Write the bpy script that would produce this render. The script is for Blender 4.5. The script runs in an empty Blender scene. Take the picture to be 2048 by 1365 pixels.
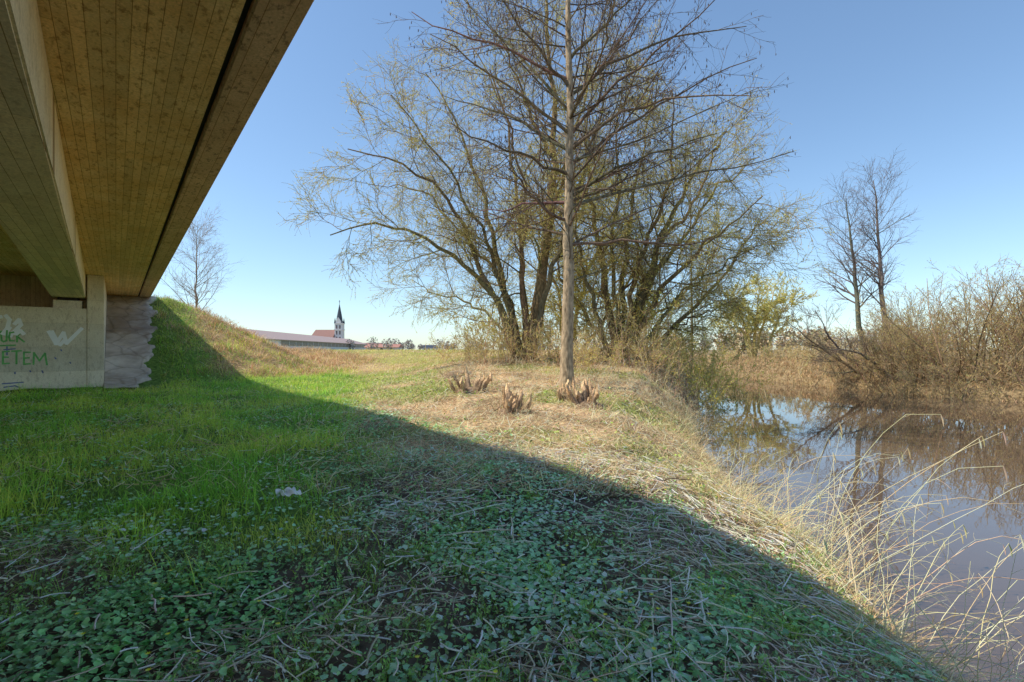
import bpy, bmesh, math, numpy as np
from mathutils import Vector
rng=np.random.default_rng(7)
R_=math.radians
CH=1.7; F=1024.0; HY=700.0
U=np.array([-0.612,0.791]); Vv=np.array([0.791,0.612])
def P(px,py,d): return np.array([(px-1024)/F*d, d, CH+(HY-py)/F*d])

# ---------------------------------------------------------------- terrain
def sm(a): a=np.clip(a,0,1); return a*a*(3-2*a)
def XL(y): return np.interp(y,[-60,-10,0,4.5,7.3,10,13,19,30,41,52,60,70,110,118],[-2,2.6,3.3,3.7,4.0,4.4,4.95,6.8,11.0,15.3,15,11,5,-6,12])
def XR(y): return np.interp(y,[-60,-10,20,27,30,38,52,60,70,110,118],[24,27,29,27.3,24.9,23.2,22,20,14,4,2])
def pn(x,y,s=1.0,o=0.0):
    x=np.asarray(x,float)/s+o; y=np.asarray(y,float)/s-o*1.7
    return (np.sin(x*1.3+1.7*np.sin(y*0.9+o))+np.sin(y*1.7+1.3*np.sin(x*1.1+2.1))+np.sin((x+y)*0.83+1.9*np.sin((x-y)*0.61))+0.6*np.sin(x*3.1-y*2.3+np.sin(y*2.9)))/3.6
def H(x,y):
    x=np.asarray(x,float); y=np.asarray(y,float)
    bm=np.interp(y,[0,4,8,12,16,26,40,60],[-0.05,-0.05,0.05,0.2,0.5,1.15,1.58,1.62])
    bl=np.interp(y,[0,12,20,28,36,42],[0,0.05,0.15,0.48,1.2,1.62])
    w=sm((-x-1)/7.0)
    b=bm*(1-w)+bl*w
    t=U[0]*x+U[1]*y; s=Vv[0]*x+Vv[1]*y
    dt=np.maximum(35.5-t,0); ds=np.maximum(s-1.6,0)+np.maximum(-11-s,0)
    e=5.0*(1-np.hypot(dt,ds)/10.2)+0.16*pn(x,y,1.3)+0.07*pn(x,y,0.5)
    e=np.minimum(e,4.55)
    k=6.0
    b=np.where(e>b-2, np.logaddexp(k*b,k*e)/k, b)
    b=b+0.04*pn(x,y,0.9)+0.022*pn(x,y,0.31,3)
    dl=XL(y)+0.22*pn(y,y,1.2,5)-x
    b=b-0.22*sm(1-dl/4.5)
    f=np.interp(dl,[-3,-1,0,0.3,0.9,2.2],[-2.2,-1.8,-1.14,-0.84,-0.45,0])
    zl=f+b*sm(dl/2.6)
    dr=x-XR(y)+0.3*pn(y,y,2.0,2)
    zr=np.interp(dr,[-3,-1,0,0.5,2,6,20,60],[-2.2,-1.8,-1.14,-0.5,0.0,0.6,0.95,1.4])+0.05*pn(x,y,2.0)
    return np.where(x<(XL(y)+XR(y))/2, zl, zr)
def hit(px,py):
    d=2.0
    while d<200:
        p=P(px,py,d)
        if H(p[0],p[1])>=p[2]: return p
        d+=0.03+d*0.002
    return P(px,py,200)

# ---------------------------------------------------------------- mesh helpers
def mk(name,parts,mat,smooth=False,parent=None):
    Vs=[];Cs=[];Ls=[];starts=[];off=0;lo=0
    for V,Fc,C in parts:
        V=V.reshape(-1,3)
        if len(V)==0: continue
        Vs.append(V); Cs.append(C.reshape(-1,3))
        n=Fc.shape[1]; Ls.append((Fc+off).ravel()); starts.append(lo+np.arange(len(Fc))*n)
        lo+=Fc.size; off+=len(V)
    V=np.concatenate(Vs).astype(np.float32); C=np.concatenate(Cs); L=np.concatenate(Ls).astype(np.int32); S=np.concatenate(starts).astype(np.int32)
    me=bpy.data.meshes.new(name)
    me.vertices.add(len(V)); me.vertices.foreach_set('co',V.ravel())
    me.loops.add(len(L)); me.loops.foreach_set('vertex_index',L)
    me.polygons.add(len(S)); me.polygons.foreach_set('loop_start',S)
    me.update(calc_edges=True)
    a=me.color_attributes.new('Col','FLOAT_COLOR','POINT')
    a.data.foreach_set('color',np.concatenate([C,np.ones((len(C),1))],1).astype(np.float32).ravel())
    if smooth: me.polygons.foreach_set('use_smooth',np.ones(len(S),bool))
    me.materials.append(mat)
    ob=bpy.data.objects.new(name,me); bpy.context.collection.objects.link(ob)
    if parent: ob.parent=parent
    return ob
def tubes(Pt,R,m,col):
    N,K,_=Pt.shape
    T=np.gradient(Pt,axis=1); T/=np.linalg.norm(T,axis=2,keepdims=True)+1e-9
    mean=T.mean(1,keepdims=True)
    ref=np.where(np.abs(mean[...,2:3])>0.8,np.array([1.,0.1,0]),np.array([0,0.05,1.]))
    a=np.cross(T,np.broadcast_to(ref,T.shape)); a/=np.linalg.norm(a,axis=2,keepdims=True)+1e-9
    b=np.cross(T,a)
    ang=np.arange(m)*2*np.pi/m
    V=Pt[:,:,None,:]+R[:,:,None,None]*(np.cos(ang)[None,None,:,None]*a[:,:,None,:]+np.sin(ang)[None,None,:,None]*b[:,:,None,:])
    i=np.arange(N)[:,None,None]*K*m; k=np.arange(K-1)[None,:,None]*m; j=np.arange(m)[None,None,:]; j2=(j+1)%m
    Fc=np.stack(np.broadcast_arrays(i+k+j,i+k+j2,i+k+m+j2,i+k+m+j),-1).reshape(-1,4)
    C=np.broadcast_to(col[:,None,None,:],(N,K,m,3))
    return V,Fc,np.array(C)
def blades(B,h,az,lean,w,col,K=3,tipcol=None):
    N=len(B); t=np.linspace(0,1,K+1)[None,:,None]
    ad=np.stack([np.cos(az),np.sin(az),0*az],-1)[:,None,:]
    hh=h[:,None,None]; ll=lean[:,None,None]
    c=B[:,None,:]+ad*ll*hh*t**1.6+np.array([0,0,1.])*hh*t*(1-0.45*np.minimum(ll,1.4)*t)
    sa=az+np.pi/2+rng.normal(0,.6,N)
    sd=np.stack([np.cos(sa),np.sin(sa),0*az],-1)[:,None,:]
    ww=w[:,None,None]*(1-t**1.5)*0.5+0.0004
    V=np.stack([c-sd*ww,c+sd*ww],2)
    i=np.arange(N)[:,None]*(K+1)*2; k=np.arange(K)[None,:]*2
    Fc=np.stack([i+k,i+k+1,i+k+3,i+k+2],-1).reshape(-1,4)
    tc=col if tipcol is None else tipcol
    C=col[:,None,None,:]*(1-t[...,None])*1.0+tc[:,None,None,:]*t[...,None]
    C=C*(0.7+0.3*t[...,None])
    return V,Fc,np.array(np.broadcast_to(C,V.shape))
def leaves(B,r,tilt,col,n=6):
    N=len(B)
    nz=np.stack([rng.normal(0,1,N)*tilt,rng.normal(0,1,N)*tilt,np.ones(N)],-1); nz/=np.linalg.norm(nz,axis=1,keepdims=True)
    a=np.cross(nz,rng.normal(0,1,(N,3))); a/=np.linalg.norm(a,axis=1,keepdims=True); b=np.cross(nz,a)
    ang=np.arange(n)*2*np.pi/n
    rad=np.ones(n); rad[0]=0.45; rad[n//2]=1.15
    ring=B[:,None,:]+r[:,None,None]*rad[None,:,None]*(np.cos(ang)[None,:,None]*a[:,None]+np.sin(ang)[None,:,None]*b[:,None])+nz[:,None]*r[:,None,None]*0.25
    V=np.concatenate([B[:,None],ring],1)
    i=np.arange(N)[:,None]*(n+1); j=np.arange(n)[None]
    Fc=np.stack(np.broadcast_arrays(i,i+1+j,i+1+(j+1)%n),-1).reshape(-1,3)
    return V,Fc,np.array(np.broadcast_to(col[:,None,:],V.shape))
def quads(B,size,col,asp=0.5):
    N=len(B)
    a=rng.normal(0,1,(N,3)); a/=np.linalg.norm(a,axis=1,keepdims=True)
    b=np.cross(a,rng.normal(0,1,(N,3))); b/=np.linalg.norm(b,axis=1,keepdims=True)
    s=size[:,None]
    V=np.stack([B-a*s,B+b*s*asp,B+a*s,B-b*s*asp],1)
    Fc=(np.arange(N)[:,None]*4+np.arange(4)[None])
    return V,Fc,np.array(np.broadcast_to(col[:,None,:],V.shape))
def vary(base,N,amt=0.25,hue=0.08):
    c=np.array(base)[None,:]*(1+rng.normal(0,amt,(N,1))).clip(0.35,1.9)
    return (c*(1+rng.normal(0,hue,(N,3)))).clip(0.004,0.95)
def mixc(a,b,f): return a*(1-f[:,None])+b*f[:,None]

# ---------------------------------------------------------------- materials
def newmat(n):
    m=bpy.data.materials.new(n); m.use_nodes=True; return m,m.node_tree.nodes,m.node_tree.links,m.node_tree.nodes['Principled BSDF']
def vmat(n,rough=0.7,trans=0.0,noise=0.0,nscale=20,bump=0.0,spec=0.3,gain=1.0,zs=1.0):
    m,N,L,b=newmat(n)
    at=N.new('ShaderNodeAttribute'); at.attribute_name='Col'
    out=at.outputs['Color']
    if noise>0 or gain!=1:
        tc=N.new('ShaderNodeTexCoord'); nz=N.new('ShaderNodeTexNoise'); nz.inputs['Scale'].default_value=nscale; nz.inputs['Detail'].default_value=6 if noise>0 else 0
        mpp=N.new('ShaderNodeMapping'); mpp.inputs['Scale'].default_value=(1,1,zs); L.new(tc.outputs['Object'],mpp.inputs[0])
        L.new(mpp.outputs[0],nz.inputs['Vector'])
        mr=N.new('ShaderNodeMapRange'); mr.inputs[1].default_value=0.3; mr.inputs[2].default_value=0.7; mr.inputs[3].default_value=gain*(1-noise); mr.inputs[4].default_value=gain*(1+noise)
        L.new(nz.outputs['Fac'],mr.inputs[0])
        mx=N.new('ShaderNodeVectorMath'); mx.operation='MULTIPLY'
        L.new(out,mx.inputs[0]); L.new(mr.outputs[0],mx.inputs[1]); 
        cl=N.new('ShaderNodeVectorMath'); cl.operation='MINIMUM'; cl.inputs[1].default_value=(0.88,0.88,0.88); L.new(mx.outputs[0],cl.inputs[0]); out=cl.outputs[0]
        if bump>0:
            bp=N.new('ShaderNodeBump'); bp.inputs['Strength'].default_value=bump; bp.inputs['Distance'].default_value=0.03
            L.new(nz.outputs['Fac'],bp.inputs['Height']); L.new(bp.outputs[0],b.inputs['Normal'])
    L.new(out,b.inputs['Base Color']); b.inputs['Roughness'].default_value=rough; b.inputs['Specular IOR Level'].default_value=spec
    if trans>0:
        tr=N.new('ShaderNodeBsdfTranslucent'); ms=N.new('ShaderNodeMixShader'); ms.inputs[0].default_value=trans
        L.new(out,tr.inputs['Color']); L.new(b.outputs[0],ms.inputs[1]); L.new(tr.outputs[0],ms.inputs[2])
        L.new(ms.outputs[0],N['Material Output'].inputs['Surface'])
    return m
def flat(n,c,rough=0.8,var=0.15,scale=3.0,bump=0.1):
    m,N,L,b=newmat(n)
    tc=N.new('ShaderNodeTexCoord'); nz=N.new('ShaderNodeTexNoise'); nz.inputs['Scale'].default_value=scale; nz.inputs['Detail'].default_value=7
    L.new(tc.outputs['Object'],nz.inputs['Vector'])
    cr=N.new('ShaderNodeValToRGB'); cr.color_ramp.elements[0].position=0.3; cr.color_ramp.elements[1].position=0.7
    cr.color_ramp.elements[0].color=(*[v*(1-var) for v in c],1); cr.color_ramp.elements[1].color=(*[min(v*(1+var),1) for v in c],1)
    L.new(nz.outputs['Fac'],cr.inputs[0]); L.new(cr.outputs[0],b.inputs['Base Color']); b.inputs['Roughness'].default_value=rough
    bp=N.new('ShaderNodeBump'); bp.inputs['Strength'].default_value=bump; bp.inputs['Distance'].default_value=0.02
    L.new(nz.outputs['Fac'],bp.inputs['Height']); L.new(bp.outputs[0],b.inputs['Normal'])
    return m
def board_mat(n,c1,c2,dark,stain=0.5,boards=True,bw=0.11,vertical=False,mort=(0.45,0.36,0.25)):
    m,N,L,b=newmat(n)
    tc=N.new('ShaderNodeTexCoord'); vec=tc.outputs['Object']
    if vertical:
        mp=N.new('ShaderNodeMapping'); mp.inputs['Rotation'].default_value=(R_(90),0,0); L.new(vec,mp.inputs['Vector']); vb=mp.outputs[0]
    else: vb=vec
    nz=N.new('ShaderNodeTexNoise'); nz.inputs['Scale'].default_value=1.6; nz.inputs['Detail'].default_value=8; nz.inputs['Roughness'].default_value=0.65
    L.new(vec,nz.inputs['Vector'])
    cr=N.new('ShaderNodeValToRGB'); cr.color_ramp.elements[0].position=0.32; cr.color_ramp.elements[1].position=0.68
    cr.color_ramp.elements[0].color=(*c1,1); cr.color_ramp.elements[1].color=(*c2,1); L.new(nz.outputs['Fac'],cr.inputs[0])
    col=cr.outputs[0]
    mp2=N.new('ShaderNodeMapping'); mp2.inputs['Scale'].default_value=(2.6,5.0,2.0); L.new(vec,mp2.inputs['Vector'])
    n2=N.new('ShaderNodeTexNoise'); n2.inputs['Scale'].default_value=2.4; n2.inputs['Detail'].default_value=9; n2.inputs['Roughness'].default_value=0.75; L.new(mp2.outputs[0],n2.inputs['Vector'])
    r2=N.new('ShaderNodeValToRGB'); r2.color_ramp.elements[0].position=0.53; r2.color_ramp.elements[1].position=0.60
    r2.color_ramp.elements[0].color=(0,0,0,1); r2.color_ramp.elements[1].color=(stain,stain,stain,1); L.new(n2.outputs['Fac'],r2.inputs[0])
    mx=N.new('ShaderNodeMix'); mx.data_type='RGBA'; L.new(r2.outputs[0],mx.inputs[0]); L.new(col,mx.inputs[6]); mx.inputs[7].default_value=(*dark,1); col=mx.outputs[2]
    if boards:
        br=N.new('ShaderNodeTexBrick'); br.inputs['Scale'].default_value=1; br.inputs['Brick Width'].default_value=3.7; br.inputs['Row Height'].default_value=bw
        br.inputs['Mortar Size'].default_value=0.004; br.inputs['Mortar Smooth'].default_value=0.3; br.offset=0.37
        br.inputs['Color1'].default_value=(0.84,0.84,0.84,1); br.inputs['Color2'].default_value=(1.06,1.04,1.02,1); br.inputs['Mortar'].default_value=(*mort,1)
        L.new(vb,br.inputs['Vector'])
        m3=N.new('ShaderNodeMix'); m3.data_type='RGBA'; m3.blend_type='MULTIPLY'; m3.inputs[0].default_value=1
        L.new(col,m3.inputs[6]); L.new(br.outputs['Color'],m3.inputs[7]); col=m3.outputs[2]
        bp0=N.new('ShaderNodeBump'); bp0.inputs['Strength'].default_value=0.6; bp0.inputs['Distance'].default_value=0.015; bp0.invert=True
        L.new(br.outputs['Fac'],bp0.inputs['Height'])
    n4=N.new('ShaderNodeTexNoise'); n4.inputs['Scale'].default_value=38; n4.inputs['Detail'].default_value=5; L.new(vec,n4.inputs['Vector'])
    mr=N.new('ShaderNodeMapRange'); mr.inputs[1].default_value=0.3; mr.inputs[2].default_value=0.7; mr.inputs[3].default_value=0.82; mr.inputs[4].default_value=1.12; L.new(n4.outputs['Fac'],mr.inputs[0])
    m4=N.new('ShaderNodeMix'); m4.data_type='RGBA'; m4.blend_type='MULTIPLY'; m4.inputs[0].default_value=1; L.new(col,m4.inputs[6]); L.new(mr.outputs[0],m4.inputs[7])
    L.new(m4.outputs[2],b.inputs['Base Color']); b.inputs['Roughness'].default_value=0.85; b.inputs['Specular IOR Level'].default_value=0.25
    bp=N.new('ShaderNodeBump'); bp.inputs['Strength'].default_value=0.3; bp.inputs['Distance'].default_value=0.02; L.new(n4.outputs['Fac'],bp.inputs['Height'])
    if boards: L.new(bp0.outputs[0],bp.inputs['Normal'])
    L.new(bp.outputs[0],b.inputs['Normal'])
    return m

M_ground=vmat('ground_soil',0.95,0,0.5,9,0.6,0.1,1.8)
M_grass=vmat('grass_blades',0.55,0.35,gain=2.15)
M_leaf=vmat('leaf',0.40,0.25,spec=0.6,gain=2.8)
M_tleaf=vmat('tree_leaf',0.5,0.45,gain=1.25)
M_straw=vmat('straw',0.7,0.12,gain=1.75)
M_bark=vmat('bark',0.85,0,0.55,13,1.0,0.2,1.9,0.35)
M_twig=vmat('twig',0.8,0)
M_stump=vmat('cut_wood',0.8,0,0.45,25,0.9,0.2,1.4)

# ---------------------------------------------------------------- ground
xs=np.concatenate([-np.geomspace(1500,26,40),np.arange(-25,34,0.16),np.geomspace(34.2,1500,44)])
ys=np.concatenate([-np.geomspace(300,6,20),np.arange(-5.8,56,0.16),np.geomspace(56.3,2500,60)])
X,Y=np.meshgrid(xs,ys); Z=H(X,Y)
nx,ny=len(xs),len(ys)
def lushf(x,y):
    g=-(x+1.5+0.30*(y-5)+0.55*pn(x,y,1.1,1)+0.45*pn(x,y,0.4,8)); h=(y-3.8+0.3*pn(x,y,.7)+0.25*pn(x,y,.3,4)+0.12*np.minimum(0,x+3))
    return sm(g/1.3+0.3)*sm(h/1.2)
def greenf(x,y): return sm(0.5+1.5*pn(x,y,1.7,9)+0.35*pn(x,y,.5,2)-0.62*sm((x+3.0)/4)*sm((y-8)/5))
def strawf(x,y): return sm(0.26+1.5*pn(x,y,0.75,21)+0.8*sm((x-0.3)/2.6))*(1-lushf(x,y))
def ground_col(x,y):
    t=U[0]*x+U[1]*y; s=Vv[0]*x+Vv[1]*y
    soil=np.array([0.075,0.056,0.042]); tan=np.array([0.28,0.195,0.11]); grn=np.array([0.11,0.14,0.035])
    lf=lushf(x,y)[...,None]; gf=greenf(x,y)[...,None]
    far=sm((y-6)/4.0)[...,None]
    sf_=strawf(x,y)[...,None]
    tan=tan*(0.55+0.6*sm(0.5+1.2*pn(x,y,0.55,13)))[...,None]
    c=soil*(1-far)*(1+0.5*sf_)+(tan*(1-0.7*gf)+grn*0.7*gf)*far
    c=c*(1-lf)+np.array([0.07,0.12,0.025])*lf
    ff=sm((y-22)/12.0)*sm((-x+4)/6.0); ff=ff[...,None]
    c=c*(1-0.6*ff)+np.array([0.22,0.18,0.07])*0.6*ff
    em=(sm((t-26)/2)*sm((s-2.5+0.8*pn(x,y,1.5,4))/2)*sm((14-s)/3))[...,None]
    c=c*(1-em)+np.array([0.26,0.18,0.10])*em
    bank=sm(1-(XL(y)-x)/1.2)*(x<XL(y)+9); c=c*(1-bank[...,None]*0.5)+np.array([0.08,0.055,0.035])*bank[...,None]*0.5
    rb=(x>(XL(y)+XR(y))/2)[...,None]; c=np.where(rb,np.array([0.15,0.11,0.06]),c)
    return c
C=ground_col(X,Y)
idx=np.arange(nx*ny).reshape(ny,nx)
Fg=np.stack([idx[:-1,:-1],idx[:-1,1:],idx[1:,1:],idx[1:,:-1]],-1).reshape(-1,4)
mk('ground',[(np.stack([X,Y,Z],-1),Fg,C)],M_ground,True)

# water
m,N,L,b=newmat('river_water'); b.inputs['Base Color'].default_value=(0.13,0.09,0.06,1); b.inputs['Roughness'].default_value=0.012; b.inputs['IOR'].default_value=1.85
tc=N.new('ShaderNodeTexCoord'); mp=N.new('ShaderNodeMapping'); mp.inputs['Scale'].default_value=(1,0.45,1); nz=N.new('ShaderNodeTexNoise'); nz.inputs['Scale'].default_value=1.8; nz.inputs['Detail'].default_value=2.5
L.new(tc.outputs['Object'],mp.inputs[0]); L.new(mp.outputs[0],nz.inputs['Vector']); bp=N.new('ShaderNodeBump'); bp.inputs['Strength'].default_value=0.045; bp.inputs['Distance'].default_value=0.05
L.new(nz.outputs['Fac'],bp.inputs['Height']); L.new(bp.outputs[0],b.inputs['Normal'])
wx=np.array([[-60,-120,-1.1],[90,-120,-1.1],[90,130,-1.1],[-60,130,-1.1]],float)
mk('water',[(wx,np.array([[0,1,2,3]]),np.ones((4,3)))],m)

# ---------------------------------------------------------------- bridge (local x=t, y=-s)
TH=math.atan2(U[1],U[0])
br=bpy.data.objects.new('concrete_bridge',None); bpy.context.collection.objects.link(br); br.rotation_euler=(0,0,TH)
def prism(name,sec_a,sec_b,ta,tb,mat,bev=0.012,par=None):
    n=len(sec_a)
    vs=[(ta,-s,z) for s,z in sec_a]+[(tb,-s,z) for s,z in sec_b]
    fs=[tuple(range(n)),tuple(range(2*n-1,n-1,-1))]+[(i,i+n,(i+1)%n+n,(i+1)%n) for i in range(n)]
    me=bpy.data.meshes.new(name); me.from_pydata(vs,[],fs); me.update()
    bm=bmesh.new(); bm.from_mesh(me); bmesh.ops.recalc_face_normals(bm,faces=bm.faces)
    if bev: bmesh.ops.bevel(bm,geom=list(bm.edges),offset=bev,segments=2,affect='EDGES')
    bm.to_mesh(me); bm.free()
    me.materials.append(mat); o=bpy.data.objects.new(name,me); bpy.context.collection.objects.link(o); o.parent=par or br
    return o
def box(s0,s1,z0,z1): return [(s0,z0),(s1,z0),(s1,z1),(s0,z1)]
M_sof=board_mat('board_formed_soffit',(0.80,0.51,0.19),(0.93,0.70,0.33),(0.44,0.24,0.08),0.8)
M_gird=board_mat('girder_concrete',(0.82,0.65,0.38),(0.92,0.78,0.50),(0.50,0.36,0.18),0.4,True,0.14,False)
M_edge=board_mat('edge_beam_concrete',(0.60,0.40,0.22),(0.78,0.56,0.34),(0.22,0.14,0.085),0.75,True,0.2)
M_ab=board_mat('abutment_concrete',(0.74,0.66,0.51),(0.86,0.79,0.64),(0.46,0.38,0.27),0.5,True,0.9,True,(0.75,0.7,0.6))
M_dark=flat('joint_dark',(0.03,0.025,0.02))
TA,TB=-45.0,37.0
gr=lambda t:-0.40-0.0205*t
gl=lambda t:-1.10-0.032*t
gv=lambda t:0.86+0.003*t
ed=lambda t:1.265+0.007*t
prism('deck_slab',[(-9.5,4.6),(gv(TA)-0.02,4.6),(gv(TA)-0.02,5.0),(-9.5,5.0)],[(-10.5,4.6),(gv(TB)-0.02,4.6),(gv(TB)-0.02,5.0),(-10.5,5.0)],TA,TB,M_sof,0)
prism('drip_groove',box(gv(TA)-0.03,gv(TA)+0.05,4.66,4.98),box(gv(TB)-0.03,gv(TB)+0.05,4.66,4.98),TA,TB,M_dark,0)
prism('edge_beam',box(gv(TA)+0.04,ed(TA),4.57,5.12),box(gv(TB)+0.04,ed(TB),4.57,5.12),TA,TB,M_edge,0.015)
TG=26.6
prism('girder',box(gl(TA),gr(TA),3.7,4.61),box(gl(TG),gr(TG),3.7,4.61),TA,TG,M_gird,0.02)
for k in (1,2):
    o=-3.6*k
    prism('girder_inner',box(gl(TA)+o,gr(TA)+o,3.7,4.61),box(gl(TG)+o,gr(TG)+o,3.7,4.61),TA,TG,M_gird,0.02)
TW=25.6
ab=prism('abutment_wall',box(-12,-0.88,-1.2,3.28),box(-12,-0.88,-1.2,3.28),TW,37.2,M_ab,0.02)
prism('abutment_pillar',box(-0.88,-0.37,-1.2,4.6),box(-0.88,-0.37,-1.2,4.6),TW-0.02,37.0,M_ab,0.02)
prism('back_wall',box(-12,-0.9,3.2,4.6),box(-12,-0.9,3.2,4.6),27.6,36.9,M_gird,0)
for k in (0,1,2):
    c=-1.45-3.6*k
    prism('bearing_block',box(c-0.42,c+0.42,3.27,3.58),box(c-0.42,c+0.42,3.27,3.58),25.75,26.45,M_ab,0.01)
    prism('bearing_pad',box(c-0.3,c+0.3,3.58,3.7),box(c-0.3,c+0.3,3.58,3.7),25.85,26.35,M_dark,0.01)
def wallpt(px,py):
    r=(px-1024)/F; d=TW/(-0.612*r+0.791); return d*(0.791*r+0.612), CH+(HY-py)/F*d
def strokes(name,polys,w,mat):
    vs=[];fs=[]
    for poly in polys:
        pts=[Vector((-wallpt(*p)[0],wallpt(*p)[1])) for p in poly]
        for i in range(len(pts)-1):
            a,b_=pts[i],pts[i+1]; dd=(b_-a).normalized(); nn=Vector((-dd.y,dd.x))*w/2; e=dd*w*0.35
            k=len(vs); off=TW-0.004-0.0006*(k%40)/4
            for q in (a-e-nn,b_+e-nn,b_+e*1.2,b_+e+nn,a-e+nn,a-e*1.2): vs.append((off,q.x,q.y))
            fs.append(tuple(range(k,k+6)))
    me=bpy.data.meshes.new(name); me.from_pydata(vs,[],fs); me.materials.append(mat)
    o=bpy.data.objects.new(name,me); bpy.context.collection.objects.link(o); o.parent=br
M_wp=flat('white_spray_paint',(0.93,0.94,0.95),0.6,0.03,9); M_gp=flat('green_spray_paint',(0.15,0.46,0.13),0.6,0.3,9); M_bp=flat('blue_spray_paint',(0.12,0.16,0.36),0.6,0.3,9)
strokes('graffiti_white',[[(98,664),(112,688),(127,666),(133,687),(163,658)],[(104,664),(115,684)],[(12,632),(19,640),(15,656),(6,668)],[(19,656),(10,668),(22,672)],[(24,666),(33,668),(41,662),(47,668)],[(30,648),(38,640),(42,650),(30,662)],[(-6,636),(2,634)],[(120,690),(128,682)]],0.12,M_wp)
strokes('graffiti_green',[[(2,663),(3,681),(7,684),(13,682),(14,662)],[(27,665),(20,666),(18,674),(20,682),(28,682)],[(34,662),(34,684)],[(46,662),(34,673),(48,684)],
 [(18,703),(6,704),(6,728),(18,727)],[(6,715),(16,715)],[(24,703),(42,702)],[(33,703),(33,728)],[(60,705),(48,705),(48,729),(60,728)],[(48,717),(58,716)],[(67,729),(68,706),(79,722),(90,707),(94,730)],[(-8,692),(30,691)]],0.055,M_gp)
strokes('graffiti_blue',[[(8,700),(30,698)],[(14,694),(14,710)],[(5,768),(46,765)],[(8,775),(30,772),(40,776)],[(110,716),(112,718)],[(84,742),(86,746)],[(122,700),(123,702)],[(60,742),(61,744)],[(140,725),(141,727)],[(30,745),(30,748)]],0.04,M_bp)

# stone pitching on the slope beside the abutment
m,N,L,b=newmat('stone_pitching')
tc=N.new('ShaderNodeTexCoord'); vo=N.new('ShaderNodeTexVoronoi'); vo.feature='DISTANCE_TO_EDGE'; vo.inputs['Scale'].default_value=1.5
nzz=N.new('ShaderNodeTexNoise'); nzz.inputs['Scale'].default_value=3; nzz.inputs['Detail'].default_value=10; nzz.inputs['Roughness'].default_value=0.65
mxv=N.new('ShaderNodeMix'); mxv.data_type='RGBA'; mxv.inputs[0].default_value=0.4; L.new(tc.outputs['Object'],mxv.inputs[6]); L.new(nzz.outputs['Color'],mxv.inputs[7])
L.new(mxv.outputs[2],vo.inputs['Vector'])
vr=N.new('ShaderNodeValToRGB'); vr.color_ramp.elements[0].position=0.0; vr.color_ramp.elements[1].position=0.05; vr.color_ramp.elements[0].color=(0.7,0.68,0.64,1)
L.new(vo.outputs['Distance'],vr.inputs[0])
cr=N.new('ShaderNodeValToRGB'); cr.color_ramp.elements[0].position=0.38; cr.color_ramp.elements[1].position=0.62; cr.color_ramp.elements[0].color=(0.34,0.28,0.22,1); cr.color_ramp.elements[1].color=(0.78,0.71,0.60,1)
L.new(nzz.outputs['Fac'],cr.inputs[0]); mm=N.new('ShaderNodeMix'); mm.data_type='RGBA'; mm.blend_type='MULTIPLY'; mm.inputs[0].default_value=1; L.new(cr.outputs[0],mm.inputs[6]); L.new(vr.outputs[0],mm.inputs[7])
L.new(mm.outputs[2],b.inputs['Base Color']); b.inputs['Roughness'].default_value=0.9
bp=N.new('ShaderNodeBump'); bp.inputs['Strength'].default_value=0.8; bp.inputs['Distance'].default_value=0.06; L.new(nzz.outputs['Fac'],bp.inputs['Height']); L.new(bp.outputs[0],b.inputs['Normal'])
tt=np.linspace(24.6,36.5,90); sf=np.linspace(0,1,26)
rag=0.10*np.sin(tt*7)+0.12*np.sin(tt*3.1+1)+0.06*np.sin(tt*17)
smax=np.interp(tt,[24.6,27,31,36.5],[0.55,1.15,1.45,1.75])+rag
Sg=-0.36+(smax[:,None]+0.36)*sf[None,:]; Tg=np.broadcast_to(tt[:,None],Sg.shape)
Xs=U[0]*Tg+Vv[0]*Sg; Ys=U[1]*Tg+Vv[1]*Sg; Zs=H(Xs,Ys)+0.12-0.2*(sf[None,:]>0.99)+0.04*pn(Xs,Ys,0.15)
ii=np.arange(Sg.size).reshape(Sg.shape); Fs=np.stack([ii[:-1,:-1],ii[1:,:-1],ii[1:,1:],ii[:-1,1:]],-1).reshape(-1,4)
mk('stone_pitching_wall',[(np.stack([Xs,Ys,Zs],-1),Fs,np.ones((Sg.size,3)))],m,True)

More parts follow.
